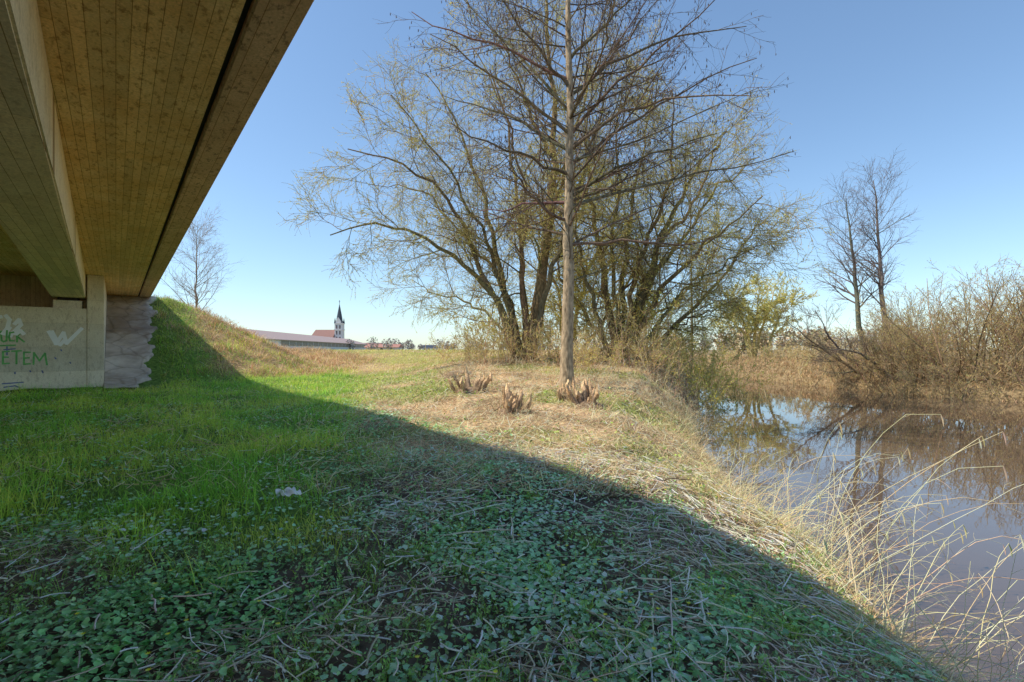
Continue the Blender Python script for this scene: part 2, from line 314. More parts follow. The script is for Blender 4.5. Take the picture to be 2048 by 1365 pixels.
# ---------------------------------------------------------------- trees
def resample(pts,K,jit=0.0):
    pts=np.array(pts); seg=np.r_[0,np.cumsum(np.linalg.norm(np.diff(pts,axis=0),axis=1))]
    u=np.linspace(0,seg[-1],K*4)
    q=np.stack([np.interp(u,seg,pts[:,i]) for i in range(3)],1)
    ker=np.hanning(K+3)[1:-1] if K>6 else np.ones(3); ker=ker/ker.sum(); h=len(ker)//2
    qp=np.concatenate([np.repeat(q[:1],h,0)+(q[0]-q[1])*np.arange(h,0,-1)[:,None],q,np.repeat(q[-1:],len(ker)-1-h,0)+(q[-1]-q[-2])*np.arange(1,len(ker)-h)[:,None]])
    q=np.stack([np.convolve(qp[:,i],ker,'valid') for i in range(3)],1)
    o=q[np.linspace(0,len(q)-1,K).astype(int)]
    if jit: o[1:]+=rng.normal(0,jit,(K-1,3))
    return o
def grow(Pp,Rp,n,t0,t1,angs,lens,K=6,up=0.0,wig=0.15,rf=0.55,rmin=0.004,taper=0.75,ltaper=0.5,dirbias=None):
    N,Kp,_=Pp.shape
    pi=np.repeat(np.arange(N),n); M=len(pi)
    t=(t0+(t1-t0)*((np.tile(np.arange(n),N)+rng.random(M))/n)).clip(0,0.995)
    f=t*(Kp-1); k=f.astype(int).clip(0,Kp-2); fr=(f-k)[:,None]
    pos=Pp[pi,k]*(1-fr)+Pp[pi,k+1]*fr; tan=Pp[pi,k+1]-Pp[pi,k]; tan/=np.linalg.norm(tan,axis=1,keepdims=True)+1e-9
    rr=Rp[pi,k]*(1-fr[:,0])+Rp[pi,k+1]*fr[:,0]
    pr=np.cross(tan,rng.normal(0,1,(M,3))); pr/=np.linalg.norm(pr,axis=1,keepdims=True)+1e-9
    a=rng.uniform(angs[0],angs[1],M)[:,None]*np.pi/180
    d=np.cos(a)*tan+np.sin(a)*pr
    Ln=rng.uniform(lens[0],lens[1],M)*(1-ltaper*t)
    pts=[pos]; st=(Ln/(K-1))[:,None]
    for i in range(K-1):
        d=d+rng.normal(0,wig,(M,3)); d[:,2]+=up
        if dirbias is not None: d+=dirbias
        d/=np.linalg.norm(d,axis=1,keepdims=True); pos=pos+d*st; pts.append(pos)
    Pn=np.stack(pts,1)
    r0=np.maximum(rr*rf,rmin); Rn=r0[:,None]*(1-taper*np.linspace(0,1,K)[None]); Rn=np.maximum(Rn,rmin*0.6)
    return Pn,Rn
def tips(Pn,n,lo=0.3):
    N,K,_=Pn.shape; pi=np.repeat(np.arange(N),n); f=rng.uniform(lo,1,len(pi))*(K-1)*0.999; k=f.astype(int); fr=(f-k)[:,None]
    return Pn[pi,k]*(1-fr)+Pn[pi,k+1]*fr

# --- alder (foreground)
b0=hit(1133,775); d0=b0[1]
tr=[P(1133,790,d0),P(1134,700,d0),P(1138,560,d0),P(1136,430,d0),P(1142,300,d0),P(1140,150,d0),P(1136,0,d0),P(1138,-150,d0),P(1138,-330,d0)]
tp=resample(tr,26,0.018)[None]; zz=np.linspace(0,1,26)
tR=np.interp(zz,[0,0.05,0.3,0.6,1],[0.31,0.205,0.155,0.10,0.02])[None]
parts=[tubes(tp,tR,14,np.array([[0.20,0.15,0.095]]))]
limbs=[([(1140,270),(1060,200),(980,150),(860,60)],-1),([(1140,300),(1040,240),(960,215),(880,190)],2.5),([(1138,350),(1070,320),(1000,300),(900,250)],-2.5),([(1136,405),(1070,405),(1010,425),(960,420)],1.5),
 ([(1142,230),(1040,110),(960,40),(900,-30)],2),([(1141,180),(1070,90),(1010,0),(970,-60)],-2),([(1140,160),(1000,90),(900,70),(820,20)],0.5),
 ([(1142,270),(1200,200),(1280,130),(1400,30),(1450,-20)],-1.5),([(1141,330),(1230,270),(1350,190),(1520,110)],1.5),([(1140,395),(1230,335),(1340,300),(1440,265)],-2.5),
 ([(1139,415),(1260,375),(1400,350),(1590,305)],0.5),([(1138,490),(1200,486),(1280,482),(1380,492),(1450,470)],-0.8),([(1142,230),(1200,140),(1260,70),(1330,-20)],2),
 ([(1141,300),(1240,220),(1370,190),(1500,200)],-3),([(1141,190),(1250,110),(1370,70),(1500,50)],1),([(1140,120),(1230,30),(1300,-40)],-1),([(1140,240),(1180,170),(1210,90),(1230,0)],-3.5),([(1139,440),(1090,420),(1040,360),(1010,330)],-2)]
LP=np.array([resample([P(q[0],q[1],d0+dz*i/(len(pts)-1)) for i,q in enumerate(pts)],9,0.045) for pts,dz in limbs])
LR=np.tile(np.linspace(0.058,0.012,9),(len(LP),1))
L1=grow(tp,tR,48,0.27,0.97,(48,78),(4.5,9.0),9,0.004,0.06,0.28,0.012,0.8,0.72)
L1=(np.concatenate([L1[0],LP]),np.concatenate([np.minimum(L1[1],0.05),LR]))
L1b=grow(tp,tR,22,0.2,0.7,(60,95),(1.5,3.5),7,0.0,0.09,0.14,0.01,0.8,0.3)
L2=grow(*L1,11,0.12,0.95,(28,58),(1.2,3.0),6,0.02,0.11,0.5,0.009,0.7,0.5)
L2b=grow(*L1b,5,0.2,0.95,(30,60),(0.5,1.2),5,0.02,0.10,0.5,0.006,0.7,0.4)
L3=grow(*L2,7,0.12,0.98,(25,60),(0.35,0.95),4,0.02,0.14,0.6,0.0052,0.6,0.4)
for (p_,r_),m_ in ((L1,6),(L1b,5),(L2,4),(L2b,3),(L3,3)):
    parts.append(tubes(p_,r_,m_,vary((0.082,0.060,0.040),len(p_),0.2)))
alder=mk('alder_tree',parts,M_bark,True)
tp_=tips(L3[0],1,0.7); tp_=tp_[rng.random(len(tp_))<0.5]
cat=np.stack([tp_,tp_+np.array([0,0,-0.05])+rng.normal(0,.008,(len(tp_),3)),tp_+np.array([0,0,-0.10])],1)
mk('catkins',[tubes(cat,np.tile([0.004,0.016,0.006],(len(cat),1)),4,vary((0.09,0.06,0.04),len(cat)))],M_twig,parent=alder)

# --- willows
def willow(name,limbs,dens,leafcol,nleaf=4,tw=0.0078,ksc=1.0,lsz=(0.03,0.06)):
    Ps=[];Rs=[]
    for pts,r0,r1 in limbs:
        q=resample(pts,18,0.09); Ps.append(q); Rs.append(np.linspace(0,1,18)**0.7*(r1-r0)*1.0+r0)
    Pp=np.array(Ps); Rp=np.array(Rs)*0.85
    pr=[tubes(Pp,Rp,9,vary((0.105,0.078,0.042),len(Pp),0.12))]
    A=grow(Pp,Rp,int(14*dens),0.25,0.99,(25,70),(2.2*ksc,5.0*ksc),8,0.03,0.16,0.40,0.017,0.75,0.35)
    B=grow(*A,10,0.15,0.98,(25,65),(0.9*ksc,2.4*ksc),6,0.0,0.17,0.5,0.010,0.7,0.35)
    Cc=grow(*B,8,0.1,0.98,(20,60),(0.4*ksc,1.15*ksc),4,-0.03,0.17,0.55,tw,0.6,0.3)
    for (p_,r_),m_,c in ((A,5,(0.115,0.088,0.045)),(B,3,(0.16,0.125,0.055)),(Cc,3,(0.23,0.185,0.075))):
        pr.append(tubes(p_,r_,m_,vary(c,len(p_),0.25)))
    o=mk(name,pr,M_bark,True)
    if nleaf:
        lp=tips(Cc[0],nleaf,0.15); n=len(lp)
        clump=sm(0.6+1.1*pn(lp[:,0]+lp[:,1],lp[:,2],1.4,3)); keep=rng.random(n)<0.25+0.75*clump
        lp=lp[keep]; n=len(lp)
        mk('spring_leaves',[quads(lp,rng.uniform(*lsz,n),vary(leafcol,n,0.3),0.32)],M_tleaf,parent=o)
    return o
def L_(pts,dd,r0,r1):
    n=len(pts); return ([P(p[0],p[1],dd[0]+(dd[1]-dd[0])*i/(n-1)) for i,p in enumerate(pts)],r0,r1)
wA=[L_([(1055,735),(1075,620),(1095,480),(1112,330),(1105,180),(1095,60),(1090,-20)],(26,27),0.44,0.07),
 L_([(1045,735),(1005,620),(960,560),(900,505),(800,455),(720,440),(655,470)],(26,23),0.25,0.03),
 L_([(1050,730),(1015,600),(985,480),(960,340),(900,220),(850,150)],(26,29),0.27,0.03),
 L_([(1040,730),(1000,610),(950,520),(905,400),(800,320),(700,300)],(26,24),0.24,0.03),
 L_([(1062,730),(1095,560),(1150,400),(1195,250),(1225,130)],(26,23),0.24,0.03),
 L_([(1050,720),(1045,520),(1035,360),(1000,210),(945,90)],(26.5,30),0.22,0.03),
 L_([(1045,725),(990,640),(930,600),(870,590),(820,560)],(26,29),0.14,0.02),
 L_([(1058,725),(1040,560),(1060,420),(1030,280),(980,140)],(26,22),0.2,0.03),
 L_([(1045,700),(1010,560),(900,450),(850,380),(740,370)],(26,30),0.16,0.02),
 L_([(1060,700),(1080,500),(1140,300),(1180,150),(1170,40)],(26,30),0.2,0.03),
 L_([(1045,700),(980,500),(900,340),(820,230),(790,190)],(26,25),0.18,0.03),
 L_([(1112,330),(1060,230),(1020,130),(1000,60)],(26.5,24),0.15,0.03)]
willow('willow_tree',wA,1.1,(0.60,0.53,0.15),5)
wB=[L_([(1235,735),(1215,600),(1190,460),(1170,310),(1180,200)],(27,28),0.32,0.04),
 L_([(1247,735),(1272,620),(1312,500),(1360,400),(1400,320),(1430,290)],(27,26),0.42,0.04),
 L_([(1258,735),(1290,620),(1360,540),(1450,450),(1530,390)],(27,24),0.26,0.03),
 L_([(1242,730),(1245,560),(1262,420),(1290,280),(1310,170)],(27,30),0.26,0.03),
 L_([(1265,730),(1330,620),(1410,550),(1500,500)],(27,25),0.2,0.03),
 L_([(1250,730),(1300,560),(1380,460),(1450,360),(1520,310)],(27,31),0.24,0.03),
 L_([(1226,730),(1190,620),(1160,520),(1150,400),(1140,300)],(27,24),0.2,0.03),
 L_([(1230,730),(1180,640),(1120,560),(1110,450)],(27,30),0.2,0.03),
 L_([(1250,700),(1270,540),(1330,400),(1350,280),(1350,180)],(27,24),0.22,0.03),
 L_([(1245,700),(1225,520),(1240,380),(1230,260),(1250,160)],(27,25),0.2,0.03),
 L_([(1270,735),(1360,640),(1440,560),(1500,470),(1540,430)],(27,30),0.2,0.03),
 L_([(1310,500),(1380,420),(1420,340),(1450,260)],(27,28),0.16,0.03),
 L_([(1260,730),(1340,660),(1420,620),(1480,600)],(27,28),0.12,0.02)]
willow('willow_tree',wB,1.1,(0.62,0.54,0.14),5)
wC=[L_([(1130,735),(1120,600),(1080,480),(1050,400)],(33,33),0.2,0.03),L_([(1135,735),(1160,600),(1200,480),(1250,380)],(33,34),0.2,0.03),
 L_([(1140,735),(1220,620),(1290,500),(1330,430)],(33,32),0.2,0.03),L_([(1135,735),(1140,560),(1150,420),(1160,330)],(33,33),0.2,0.03),L_([(1145,735),(1300,640),(1400,560),(1440,480)],(33,33),0.2,0.03)]
willow('willow_tree',wC,1.3,(0.74,0.63,0.16),11,lsz=(0.035,0.08))

b1=hit(1383,752); dd=b1[1]
sl=resample([P(1383,765,dd),P(1384,600,dd),P(1380,450,dd),P(1382,330,dd),P(1378,235,dd)],18,0.02)[None]
sR=np.linspace(0.10,0.015,18)[None]
a1=grow(sl,sR,60,0.08,0.98,(45,85),(0.7,2.3),6,0.05,0.12,0.3,0.007,0.7,0.5); a2=grow(*a1,6,0.2,0.98,(25,55),(0.3,0.8),4,0.02,0.14,0.6,0.005)
mk('slender_tree',[tubes(sl,sR,8,np.array([[0.10,0.08,0.05]])),tubes(*a1,4,vary((0.12,0.095,0.06),len(a1[0]))),tubes(*a2,3,vary((0.12,0.10,0.06),len(a2[0])))],M_bark,True)

def bare(name,pts,r0,n1,len1,col=(0.13,0.105,0.085),ang=(28,55),t0=0.3,tw=0.012,up=0.06,n2=8,n3=5,lt=0.55,leaf=None):
    Pp=np.array([resample(p,14,0.04) for p in pts]); Rp=np.tile(np.linspace(r0,r0*0.12,14),(len(pts),1))
    A=grow(Pp,Rp,n1,t0,0.98,ang,len1,7,up,0.08,0.4,tw*1.6,0.75,lt)
    B=grow(*A,n2,0.15,0.98,(25,50),(len1[0]*0.3,len1[1]*0.42),5,up*0.5,0.11,0.55,tw,0.6,0.4)
    Cc=grow(*B,n3,0.15,0.98,(20,50),(len1[0]*0.13,len1[1]*0.2),4,0.02,0.13,0.6,tw*0.7,0.5,0.3)
    o=mk(name,[tubes(Pp,Rp,8,vary(col,len(Pp),0.1)),tubes(*A,4,vary(col,len(A[0]))),tubes(*B,3,vary(np.array(col)*1.1,len(B[0]))),tubes(*Cc,3,vary(np.array(col)*1.2,len(Cc[0])))],M_bark,True)
    if leaf is not None:
        lc,nl,sz=leaf; lp=tips(Cc[0],nl,0.1); n=len(lp)
        mk('leaves',[quads(lp,rng.uniform(sz*0.6,sz*1.3,n),vary(lc,n,0.25))],M_tleaf,parent=o)
    return o
def pl(pts,d): return [P(a,b_,d) for a,b_ in pts]
bare('bare_tree',[pl([(1728,725),(1715,620),(1705,500),(1692,395)],45)],0.26,28,(3.2,6.2),(0.10,0.08,0.07),(32,62),tw=0.011,up=0.03)
bare('bare_tree',[pl([(1774,720),(1766,600),(1757,480),(1748,362)],44)],0.26,32,(3.2,6.2),(0.10,0.08,0.07),(32,62),tw=0.011,up=0.03)
xe,ye=(392-1024)/F*40,40.0
bare('bare_tree',[[np.array([xe,ye,float(H(xe,ye))-0.2]),P(392,570,40),P(393,500,40),P(394,448,40)]],0.10,38,(2.4,4.6),(0.16,0.13,0.11),(30,62),t0=0.1,tw=0.008,n3=5,up=0.03)
bare('willow_tree',[pl([(1504,735),(1500,680),(1480,620),(1462,595)],60),pl([(1506,735),(1510,660),(1515,610),(1520,575)],60),pl([(1534,738),(1540,680),(1560,630),(1585,600)],60),pl([(1505,735),(1525,650),(1545,600),(1550,570)],61),pl([(1504,735),(1490,670),(1465,640),(1450,630)],60)],0.24,17,(1.8,4.0),(0.26,0.20,0.08),(30,75),t0=0.45,tw=0.016,up=0.02,n2=9,n3=6,leaf=((0.74,0.66,0.22),6,0.08),lt=0.2)

def shrub(name,cents,n,h,col,lean=0.6,leaf=None,r=0.018,bias=(0,0,0),n2=7,n3=5,spread=0.6,tw=0.008):
    B=np.repeat(np.array(cents,float),n,0); M=len(B)
    hh=np.repeat(np.array(h if hasattr(h,'__len__') else [h]*len(cents),float),n)*rng.uniform(0.6,1.1,M)
    B[:,:2]+=rng.normal(0,spread,(M,2)); B=np.stack([B[:,0],B[:,1],H(B[:,0],B[:,1])-0.05],1)
    d=np.stack([rng.normal(0,lean,M)+bias[0],rng.normal(0,lean,M)+bias[1],np.ones(M)],1); d/=np.linalg.norm(d,axis=1,keepdims=True)
    pos=B; pts=[pos]; K=9
    for i in range(K-1):
        d=d+rng.normal(0,0.09,(M,3)); d[:,2]+=0.02; d/=np.linalg.norm(d,axis=1,keepdims=True); pos=pos+d*(hh/(K-1))[:,None]; pts.append(pos)
    Pp=np.stack(pts,1); Rp=np.repeat(np.linspace(r,r*0.25,K)[None],M,0)*(hh/hh.mean())[:,None]
    A=grow(Pp,Rp,n2,0.15,0.98,(20,55),(hh.mean()*0.2,hh.mean()*0.45),5,0.03,0.12,0.6,tw,0.6,0.4)
    Bb=grow(*A,n3,0.15,0.98,(20,55),(hh.mean()*0.08,hh.mean()*0.2),4,0.02,0.14,0.6,tw*0.75,0.5,0.3)
    o=mk(name,[tubes(Pp,Rp,5,vary(col,M)),tubes(*A,3,vary(np.array(col)*1.15,len(A[0]))),tubes(*Bb,3,vary(np.array(col)*1.3,len(Bb[0])))],M_bark,True)
    if leaf is not None:
        lc,nl,sz=leaf; lp=tips(Bb[0],nl,0.1); k=len(lp)
        mk('leaves',[quads(lp,rng.uniform(sz*0.6,sz*1.3,k),vary(lc,k,0.25))],M_tleaf,parent=o)
    return o
def far(px,d): return [(px-1024)/F*d,d,0]
shrub('bank_shrub',[far(1860,32),far(1960,30),far(2070,30),far(2160,31),far(1800,34)],30,[4.4,6.2,5.6,6.5,3.8],(0.16,0.115,0.065),0.45,((0.54,0.43,0.16),2,0.045),0.034,(-0.14,0,0),8,6,1.1,0.010)
shrub('bank_shrub',[far(1930,37),far(2040,37),far(2130,38),far(1840,39),far(1790,43)],20,[6.6,6.4,7,5.8,5.2],(0.18,0.13,0.075),0.38,((0.58,0.48,0.16),3,0.05),0.034,(-0.05,0,0),8,6,1.2,0.011)
shrub('bank_shrub',[far(1700,37),far(1750,35),far(1800,32),far(1880,29.5),far(1960,28.5),far(2050,28)],20,[3.0,3.4,3.2,3.2,3.2,3.2],(0.19,0.14,0.08),0.8,((0.50,0.39,0.14),1,0.045),0.022,(-0.45,-0.2,0),7,5,0.8,0.009)
bare('leaning_willow',[pl([(1745,765),(1700,735),(1640,695),(1570,640)],36),pl([(1760,765),(1700,720),(1660,680),(1630,620)],37),pl([(1800,770),(1740,720),(1700,700),(1660,700)],34)],0.14,14,(1.6,3.2),(0.09,0.07,0.05),tw=0.010,t0=0.2,lt=0.3)
shrub('bank_shrub',[far(1440,57),far(1475,60),far(1580,52),far(1620,48),far(1660,44),far(1550,56),far(1690,42)],22,[1.8,2.0,2.2,2.6,3.0,1.6,3.6],(0.28,0.21,0.11),0.6,((0.5,0.4,0.15),1,0.06),0.02,(0,0,0),6,5,2.0,0.014)
shrub('undergrowth',[far(920,27),far(980,25),far(1010,24),far(1090,24),far(1150,23),far(1200,25),far(1260,24),far(1310,24),far(1350,22),far(1180,21)],24,[1.6,2.2,2.6,2.4,2.0,2.6,2.8,2.6,2.2,1.4],(0.32,0.22,0.13),0.6,((0.58,0.49,0.14),2,0.035),0.011,(0,0,0),6,5,0.8,0.006)
shrub('undergrowth',[far(1000,29),far(1080,30),far(1150,30),far(1240,30),far(1320,28),far(1380,27),far(1430,34)],22,[3.5,4.5,5,5.5,4.5,3.4,2.5],(0.30,0.23,0.10),0.4,((0.70,0.58,0.15),6,0.05),0.018,(0,0,0),7,6,1.3,0.008)
shrub('undergrowth',[far(1340,18),far(1380,17),far(1400,19),far(1290,19),far(1400,23),far(1240,17.5),far(1080,19),far(960,20),far(1180,18),far(1300,16),far(1200,16)],20,[1.1,1.0,1.1,1.0,1.3,0.8,0.9,0.8,0.8,.6,.5],(0.42,0.29,0.17),0.8,None,0.005,(0,0,0),5,3,0.7,0.005)
shrub('bramble_patch',[far(450,34),far(480,35),far(510,36),far(540,38),far(430,33),far(400,33),far(370,32),far(470,31),far(500,33),far(420,31),far(450,30),far(350,31)],24,[0.9,0.9,0.8,0.7,0.8,0.8,.6,.6,.6,.7,.6,.5],(0.34,0.22,0.12),1.0,None,0.006,(0,0,0),5,4,0.8,0.006)

def treeline(name,x0,x1,d0,d1,h,n,col):
    xx=rng.uniform(x0,x1,n); yy=rng.uniform(d0,d1,n); hh=h*rng.uniform(0.5,1.1,n)
    k=260; B=np.repeat(np.stack([xx,yy,1.2+hh*0.55],1),k,0); e=rng.normal(0,1,(n*k,3)); e/=np.linalg.norm(e,axis=1,keepdims=True); e*=rng.random((n*k,1))**0.4
    B=B+e*np.repeat(np.stack([hh*0.45,hh*0.45,hh*0.5],1),k,0)
    tk=np.stack([np.stack([xx,yy,0*xx+0.5],1),np.stack([xx,yy,hh*0.5],1),np.stack([xx,yy,hh],1)],1)
    return mk(name,[quads(B,rng.uniform(0.15,0.5,n*k),vary(col,n*k,0.2)),tubes(tk,np.tile([0.25,0.15,0.05],(n,1)),5,vary(np.array(col)*0.8,n))],M_twig)
treeline('distant_treeline',-75,130,180,260,5.0,70,(0.36,0.33,0.31))  # pale greyish colour carries the distance haze, no volume used
treeline('distant_treeline',60,330,150,260,9,130,(0.40,0.35,0.29))  # haze painted into this row's colour as well
treeline('distant_treeline',30,60,75,110,4.5,16,(0.42,0.34,0.20))

# ---------------------------------------------------------------- buildings
def pyobj(name,vs,fs,mat,parent):
    me=bpy.data.meshes.new(name); me.from_pydata([tuple(v) for v in vs],[],fs); me.materials.append(mat)
    o=bpy.data.objects.new(name,me); bpy.context.collection.objects.link(o); o.parent=parent; return o
def empty(n): e=bpy.data.objects.new(n,None); bpy.context.collection.objects.link(e); return e
def bx(name,x0,x1,y0,y1,z0,z1,mat,parent):
    vs=[(x,y,z) for z in (z0,z1) for x,y in ((x0,y0),(x1,y0),(x1,y1),(x0,y1))]
    return pyobj(name,vs,[(0,1,2,3),(7,6,5,4),(0,4,5,1),(1,5,6,2),(2,6,7,3),(3,7,4,0)],mat,parent)
M_white=flat('white_render',(0.66,0.64,0.68),0.8,0.05); M_slate=flat('dark_slate',(0.045,0.055,0.075),0.5,0.2); M_tile=flat('red_brown_tiles',(0.26,0.13,0.11),0.7,0.2); M_win=flat('dark_opening',(0.16,0.13,0.14))
M_tile2=flat('orange_tiles',(0.42,0.20,0.15),0.7,0.15)
ch=empty('church')
D=400; cx=(679-1024)/F*D; w=2.9
bx('tower',cx-w,cx+w,D-w,D+w,0,22.5,M_white,ch)
for zc in (9,13.5,18):
    bx('belfry_opening',cx-1.8,cx-0.7,D-w-0.15,D-w+0.3,zc,zc+2.8,M_win,ch); bx('belfry_opening',cx+0.7,cx+1.8,D-w-0.15,D-w+0.3,zc,zc+2.8,M_win,ch)
for zc in (7.6,17.0,21.9): bx('cornice',cx-w-0.4,cx+w+0.4,D-w-0.4,D+w+0.4,zc,zc+0.6,M_white,ch)
def gable(y,sg):
    return pyobj('gable',[(cx-w,y,22.5),(cx+w,y,22.5),(cx,y,27),(cx-w,y+0.5*sg,22.5),(cx+w,y+0.5*sg,22.5),(cx,y+0.5*sg,27)],[(0,1,2),(5,4,3),(0,2,5,3),(1,4,5,2)],M_white,ch)
gable(D-w-0.05,1); gable(D+w+0.05,-1)
oc=[(cx+2.7*math.cos(a*math.pi/4+0.39),D+2.7*math.sin(a*math.pi/4+0.39),22.5) for a in range(8)]+[(cx+1.9*math.cos(a*math.pi/4+0.39),D+1.9*math.sin(a*math.pi/4+0.39),28) for a in range(8)]+[(cx,D,38.0)]
pyobj('spire',oc,[(i,(i+1)%8,(i+1)%8+8,i+8) for i in range(8)]+[(i+8,(i+1)%8+8,16) for i in range(8)],M_slate,ch)
for sx in(-1,1):
    for sy in(-1,1):
        a,b_=cx+sx*w*0.9,D+sy*w*0.9; pyobj('pinnacle',[(a-.6,b_-.6,22.5),(a+.6,b_-.6,22.5),(a+.6,b_+.6,22.5),(a-.6,b_+.6,22.5),(a,b_,27)],[(0,1,4),(1,2,4),(2,3,4),(3,0,4)],M_slate,ch)
bx('finial',cx-0.14,cx+0.14,D-.14,D+.14,37.6,40.5,M_slate,ch); bx('finial_arm',cx-0.6,cx+0.6,D-.1,D+.1,39.4,39.65,M_slate,ch)
nx0,nx1=cx-20.5,cx-w-0.02
bx('nave_wall',nx0,nx1,D-7,D+9,0,10,M_white,ch)
pyobj('nave_roof',[(nx0-.5,D-8,9.6),(nx1,D-8,9.6),(nx1,D+10,9.6),(nx0-.5,D+10,9.6),(nx0+1.5,D+1,17.4),(nx1,D+1,17.4)],[(0,1,5,4),(2,3,4,5),(3,0,4),(1,2,5)],M_tile,ch)
bx('side_annex',cx-19,cx+8,D-14,D-8.4,0,7,M_tile2,ch)
wh=empty('warehouse'); M_roofw=flat('pale_roof_sheet',(0.40,0.29,0.25),0.6,0.1); M_wallw=flat('pale_metal_wall',(0.62,0.66,0.70),0.6,0.06); M_band=flat('dark_window_band',(0.12,0.11,0.10),0.4)
A0=P(516,679,107); A1=P(736,690,236)
A0=np.array([A0[0],107,4.0]); A1=np.array([A1[0],236,4.05])
dv=(A1-A0)[:2]; dv/=np.linalg.norm(dv); nl=np.array([-dv[1],dv[0]])
if nl[0]>0: nl=-nl
def q2(a,off,along,z): p=a[:2]+nl*off+dv*along; return (p[0],p[1],z)
W2=9.0
pyobj('walls',[q2(A0,0,0,0),q2(A1,0,0,0),q2(A1,2*W2,0,0),q2(A0,2*W2,0,0),q2(A0,0,0,4.0),q2(A1,0,0,4.0),q2(A1,2*W2,0,4.0),q2(A0,2*W2,0,4.0),q2(A0,W2,0,6.3),q2(A1,W2,0,6.3)],[(0,4,5,1),(1,5,9,6,2),(2,6,7,3),(3,7,8,4,0)],M_wallw,wh)
pyobj('roof',[q2(A0,-0.6,-0.6,3.92),q2(A1,-0.6,0.6,3.92),q2(A1,W2,0.6,6.5),q2(A0,W2,-0.6,6.5),q2(A0,2*W2+.6,-0.6,3.92),q2(A1,2*W2+.6,.6,3.92),q2(A0,-0.6,-0.6,4.1),q2(A1,-0.6,0.6,4.1),q2(A1,W2,0.6,6.7),q2(A0,W2,-0.6,6.7),q2(A0,2*W2+.6,-0.6,4.1),q2(A1,2*W2+.6,.6,4.1)],[(6,7,8,9),(9,8,11,10),(0,1,7,6),(0,6,9,3),(3,9,10,4),(4,5,11,10),(1,0,3,2),(3,4,5,2)],M_roofw,wh)
pyobj('window_band',[q2(A0,-0.1,14,2.7),q2(A1,-0.1,-2,2.7),q2(A1,-0.1,-2,3.85),q2(A0,-0.1,14,3.85)],[(0,1,2,3)],M_band,wh)
for i in range(1,22): 
    a=14+i*5.2; pyobj('window_mullion',[q2(A0,-0.16,a,2.7),q2(A0,-0.16,a+0.3,2.7),q2(A0,-0.16,a+0.3,3.85),q2(A0,-0.16,a,3.85)],[(0,1,2,3)],M_wallw,wh)
def house(px,d,wd,ze,zr,mr):
    e=empty('red_roof_house'); x=(px-1024)/F*d
    bx('walls',x-wd/2,x+wd/2,d-4,d+4,0,ze,M_white,e)
    pyobj('roof',[(x-wd/2-.5,d-4.6,ze-.2),(x+wd/2+.5,d-4.6,ze-.2),(x+wd/2+.5,d+4.6,ze-.2),(x-wd/2-.5,d+4.6,ze-.2),(x-wd/2-.5,d,zr),(x+wd/2+.5,d,zr)],[(0,1,5,4),(2,3,4,5),(3,0,4),(1,2,5)],mr,e)
    for k in (-0.3,0,0.3): bx('window',x+k*wd-.5,x+k*wd+.5,d-4.05,d-3.9,ze-1.6,ze-.6,M_win,e)
house(768,210,13,2.9,4.0,M_tile2); house(745,260,9,3.4,5.2,M_tile); house(790,290,8,3.0,4.6,M_tile2); house(640,300,20,5,8,M_tile); house(860,300,8,3.0,4.5,M_slate)

# ---------------------------------------------------------------- ground vegetation
def scat(n,d0,d1,p=1.0,wd=1.3):
    d=(rng.random(n)*(d1**p-d0**p)+d0**p)**(1/p); x=d*rng.uniform(-wd,wd,n); return x,d
def st(x,y): return U[0]*x+U[1]*y, Vv[0]*x+Vv[1]*y
def onland(x,y,mg=0.05):
    t,s=st(x,y); return (x<XL(y)-mg)&~((t>25.4)&(s<-0.3)&(s>-12.2))&~((t>25.0)&(s<1.5)&(s>-0.5))
def base(x,y,dz=0.0): return np.stack([x,y,H(x,y)+dz],1)
x,y=scat(270000,2.8,30,0.85); lf=lushf(x,y); k=onland(x,y)&(rng.random(len(x))<lf*(0.45+0.55*sm(0.5+1.5*pn(x,y,0.45,4)))); x,y=x[k],y[k]; n=len(x)
sc=1+np.clip((y-8)/14,0,1.2)
h=rng.uniform(0.10,0.32,n)*(0.5+0.9*sm(0.5+1.4*pn(x,y,0.6,7)))
col=mixc(vary((0.15,0.32,0.035),n,.3),vary((0.34,0.47,0.06),n),sm(0.5+pn(x,y,1.2,2)+0.5*pn(x,y,.35,6)))
g1=blades(base(x,y,-0.01),h,rng.uniform(0,6.28,n),rng.uniform(0.2,1.1,n),0.006*sc*rng.uniform(.7,1.4,n),col,3,col*1.25)
x,y=scat(480,2.3,9); k=onland(x,y)&(lushf(x,y)<0.5)&(pn(x,y,1.0,6)>-0.1); x,y=x[k],y[k]; m_=45
x=np.repeat(x,m_)+rng.normal(0,0.07,len(x)*m_); y=np.repeat(y,m_)+rng.normal(0,0.07,len(y)*m_); n=len(x)
col=vary((0.20,0.34,0.06),n)
g2=blades(base(x,y,-0.01),rng.uniform(0.06,0.22,n),rng.uniform(0,6.28,n),rng.uniform(0.3,1.2,n),0.005*rng.uniform(.7,1.3,n),col,3,col*1.3)
x,y=scat(130000,7,48,0.8); t,s=st(x,y); gm=np.maximum(greenf(x,y),sm((-x-2)/5)*(0.45+0.45*sm(0.5+1.5*pn(x,y,1.3,17))))
k=onland(x,y,0.3)&(rng.random(len(x))<gm*0.95); x,y=x[k],y[k]; n=len(x); sc=1+np.clip((y-8)/12,0,2.5)
col=mixc(vary((0.25,0.34,0.05),n),vary((0.44,0.38,0.11),n),sm(0.4+0.9*pn(x,y,2.2,5)))
g3=blades(base(x,y,-0.01),rng.uniform(0.05,0.18,n)*(1+0.25*(sc-1)),rng.uniform(0,6.28,n),rng.uniform(0.3,1.3,n),0.007*sc,col,2,col*1.2)
mk('grass',[g1,g2,g3],M_grass)
x,y=scat(180000,6,48,0.8); bankd=XL(y)-x
cl_=sm(0.55+1.6*pn(x,y,0.45,31))
